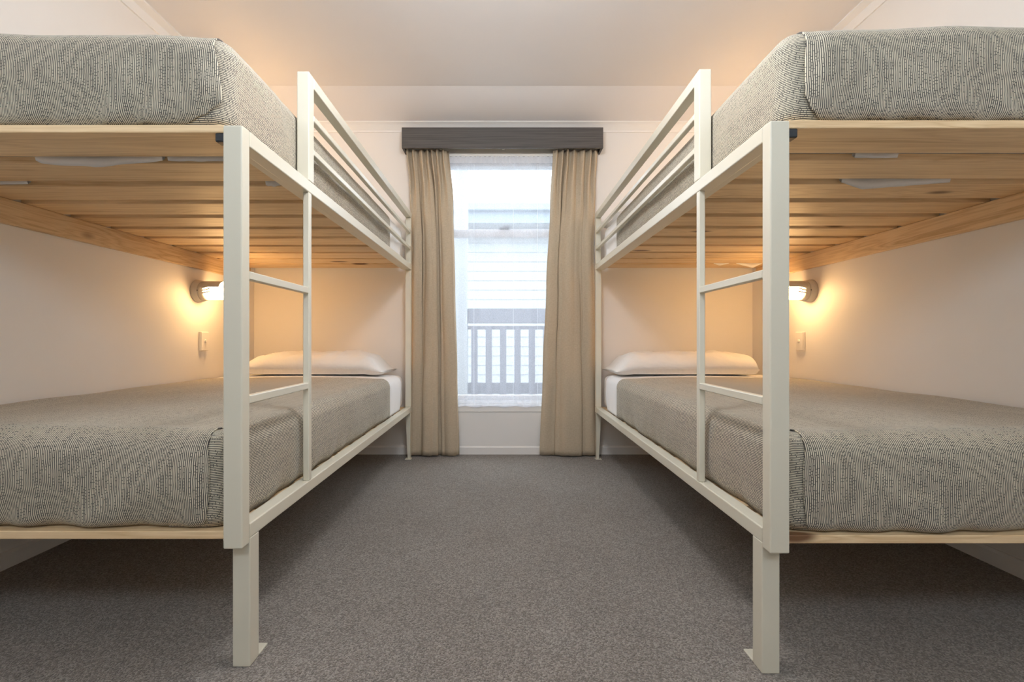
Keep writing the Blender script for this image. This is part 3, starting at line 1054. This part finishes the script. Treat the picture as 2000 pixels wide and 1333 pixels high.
def curtain(name, left_px, right_px, prof_low, prof_mid, pleats, seed, label):
    """left_px/right_px: [(z, px)]; prof: [(c, depth)] fold depth over the width (positive towards the room)"""
    NX, NZ = 190, 60
    z0, z1 = 0.012, 2.176
    V = []
    for j in range(NZ + 1):
        z = lerp(z0, z1, j / NZ)
        xl, xr = px_x(interp(left_px, z)), px_x(interp(right_px, z))
        wt = min(1, max(0, (z - 1.55) / 0.55)) ** 1.4
        wm = min(1, max(0, (z - 0.5) / 0.8))
        for i in range(NX + 1):
            c = i / NX
            dl = lerp(interp(prof_low, c), interp(prof_mid, c), wm)
            ph = c * pleats * 2 * math.pi
            dt = 0.35 + 0.38 * math.sin(ph + 1.3 * math.sin(c * 9 + seed)) + 0.2 * nz(c * 17, seed, 0)
            # finger pleats gather right at the heading
            tp = min(1, max(0, (z - 2.02) / 0.15))
            dt += tp * 0.12 * math.sin(ph * 2.0 + 1)
            d = lerp(dl, dt, wt)
            a = lerp(0.070, 0.046, wt)
            y = 3.296 - a * d + 0.003 * nz(c * 9 + seed, z * 2.2, 0)
            if z < 0.125: y -= 0.0018
            x = lerp(xl, xr, c)
            e = 0.004
            dd = (lerp(interp(prof_low, min(1, c + e)), interp(prof_mid, min(1, c + e)), wm) -
                  lerp(interp(prof_low, max(0, c - e)), interp(prof_mid, max(0, c - e)), wm)) / (2 * e)
            x += -0.0030 * dd * dl * (1 - wt) * min(1, c * 12, (1 - c) * 12)
            V.append((x, max(y, 3.2285), z + (0.006 * nz(c * 12, seed, 3) if j == 0 else 0)))
    o = mesh_obj(name, V, grid_faces(NX + 1, NZ + 1), M_CURTAIN, None, True, origin=(0.5 * (px_x(left_px[0][1]) + px_x(right_px[0][1])), 3.27, 0))
    md = o.modifiers.new('thickness', 'SOLIDIFY'); md.thickness = 0.002; md.offset = 0
    tag(o, label, 'curtain', 'taupe curtains')
    return o


curtain('curtain', [(0, 797), (0.9, 803), (1.5, 804), (1.9, 800), (2.2, 794)], [(0, 897), (0.6, 893), (1.2, 889), (1.8, 885), (2.2, 876)],
        [(0, 0.25), (0.09, 0.62), (0.18, 0.55), (0.225, 0.02), (0.27, 0.45), (0.38, 0.95), (0.50, 0.72), (0.54, 0.22), (0.66, 0.15), (0.71, 0.55), (0.84, 0.85), (0.97, 0.6), (1.0, 0.35)],
        [(0, 0.25), (0.10, 0.60), (0.18, 0.50), (0.23, 0.04), (0.29, 0.30), (0.44, 0.80), (0.50, 0.70), (0.55, 0.25), (0.63, 0.12), (0.70, 0.45), (0.80, 0.80), (0.94, 0.62), (1.0, 0.30)],
        7.0, 1.0, 'taupe linen curtain hanging on the left side of the window')
curtain('curtain', [(0, 1054), (0.6, 1060), (1.2, 1067), (1.8, 1075), (2.2, 1081)], [(0, 1169), (0.9, 1164), (1.5, 1160), (1.9, 1164), (2.2, 1168)],
        [(0, 0.30), (0.10, 0.52), (0.22, 0.40), (0.28, 0.02), (0.32, 0.55), (0.45, 0.92), (0.64, 0.85), (0.70, 0.45), (0.725, 0.02), (0.76, 0.5), (0.86, 0.65), (1.0, 0.30)],
        [(0, 0.25), (0.10, 0.45), (0.20, 0.35), (0.265, 0.02), (0.31, 0.50), (0.45, 0.85), (0.58, 0.62), (0.70, 0.40), (0.735, 0.02), (0.78, 0.42), (0.88, 0.60), (1.0, 0.28)],
        6.5, 4.0, 'taupe linen curtain hanging on the right side of the window')

# net curtain
NXs, NZs = 220, 40
V = []
z0, z1 = 0.345, 2.147
for j in range(NZs + 1):
    z = lerp(z0, z1, j / NZs)
    for i in range(NXs + 1):
        c = i / NXs
        x = lerp(-0.47, 0.47, c)
        a = lerp(0.0055, 0.004, j / NZs)
        y = 3.3125 + a * math.sin(c * 58 + 2.0 * math.sin(c * 7) + 0.8 * nz(c * 5, z, 0))
        zz = z + (0.005 * math.sin(c * 33 + 1) * (1 - j / 3) if j < 3 else 0)
        V.append((x, y, zz))
net = mesh_obj('net_curtain', V, grid_faces(NXs + 1, NZs + 1), M_SHEER, None, True, origin=(0, 3.31, z0))
tag(net, 'sheer white net curtain across the window', 'curtain')
# gathered heading tape and hem
def net_band(name, za, zb_, dy):
    v = []
    for z in (za, lerp(za, zb_, 0.5), zb_):
        for i in range(NXs + 1):
            c = i / NXs
            x = lerp(-0.47, 0.47, c)
            y = 3.3055 + 0.0012 * math.sin(c * 190 + 3 * math.sin(c * 13))
            v.append((x, y, z + (0.004 * math.sin(c * 170) if z == zb_ else 0)))
    return mesh_obj(name, v, grid_faces(NXs + 1, 3), M_SHEER2, net, True)
net_band('heading_tape', 2.095, 2.143, 0)
V = []
for z in (0.345, 0.362):
    for i in range(NXs + 1):
        c = i / NXs
        x = lerp(-0.47, 0.47, c)
        y = 3.3115 + 0.0055 * math.sin(c * 58 + 2.0 * math.sin(c * 7) + 0.8 * nz(c * 5, z, 0))
        V.append((x, y, z + (0.005 * math.sin(c * 33 + 1) if z < 0.35 else 0)))
mesh_obj('hem', V, grid_faces(NXs + 1, 2), M_SHEER2, net, True)

# stitched drops of the net: narrow doubled seams
for xs in (-0.21, 0.072, 0.245):
    c = (xs + 0.47) / 0.94
    V = []
    for j in range(NZs + 1):
        z = lerp(0.365, 2.09, j / NZs)
        a = lerp(0.0055, 0.004, j / NZs)
        y = 3.3113 + a * math.sin(c * 58 + 2.0 * math.sin(c * 7) + 0.8 * nz(c * 5, z, 0))
        V += [(xs - 0.0011, y, z), (xs + 0.0011, y, z)]
    mesh_obj('seam', V, grid_faces(2, NZs + 1), M_SHEER2, net, True)
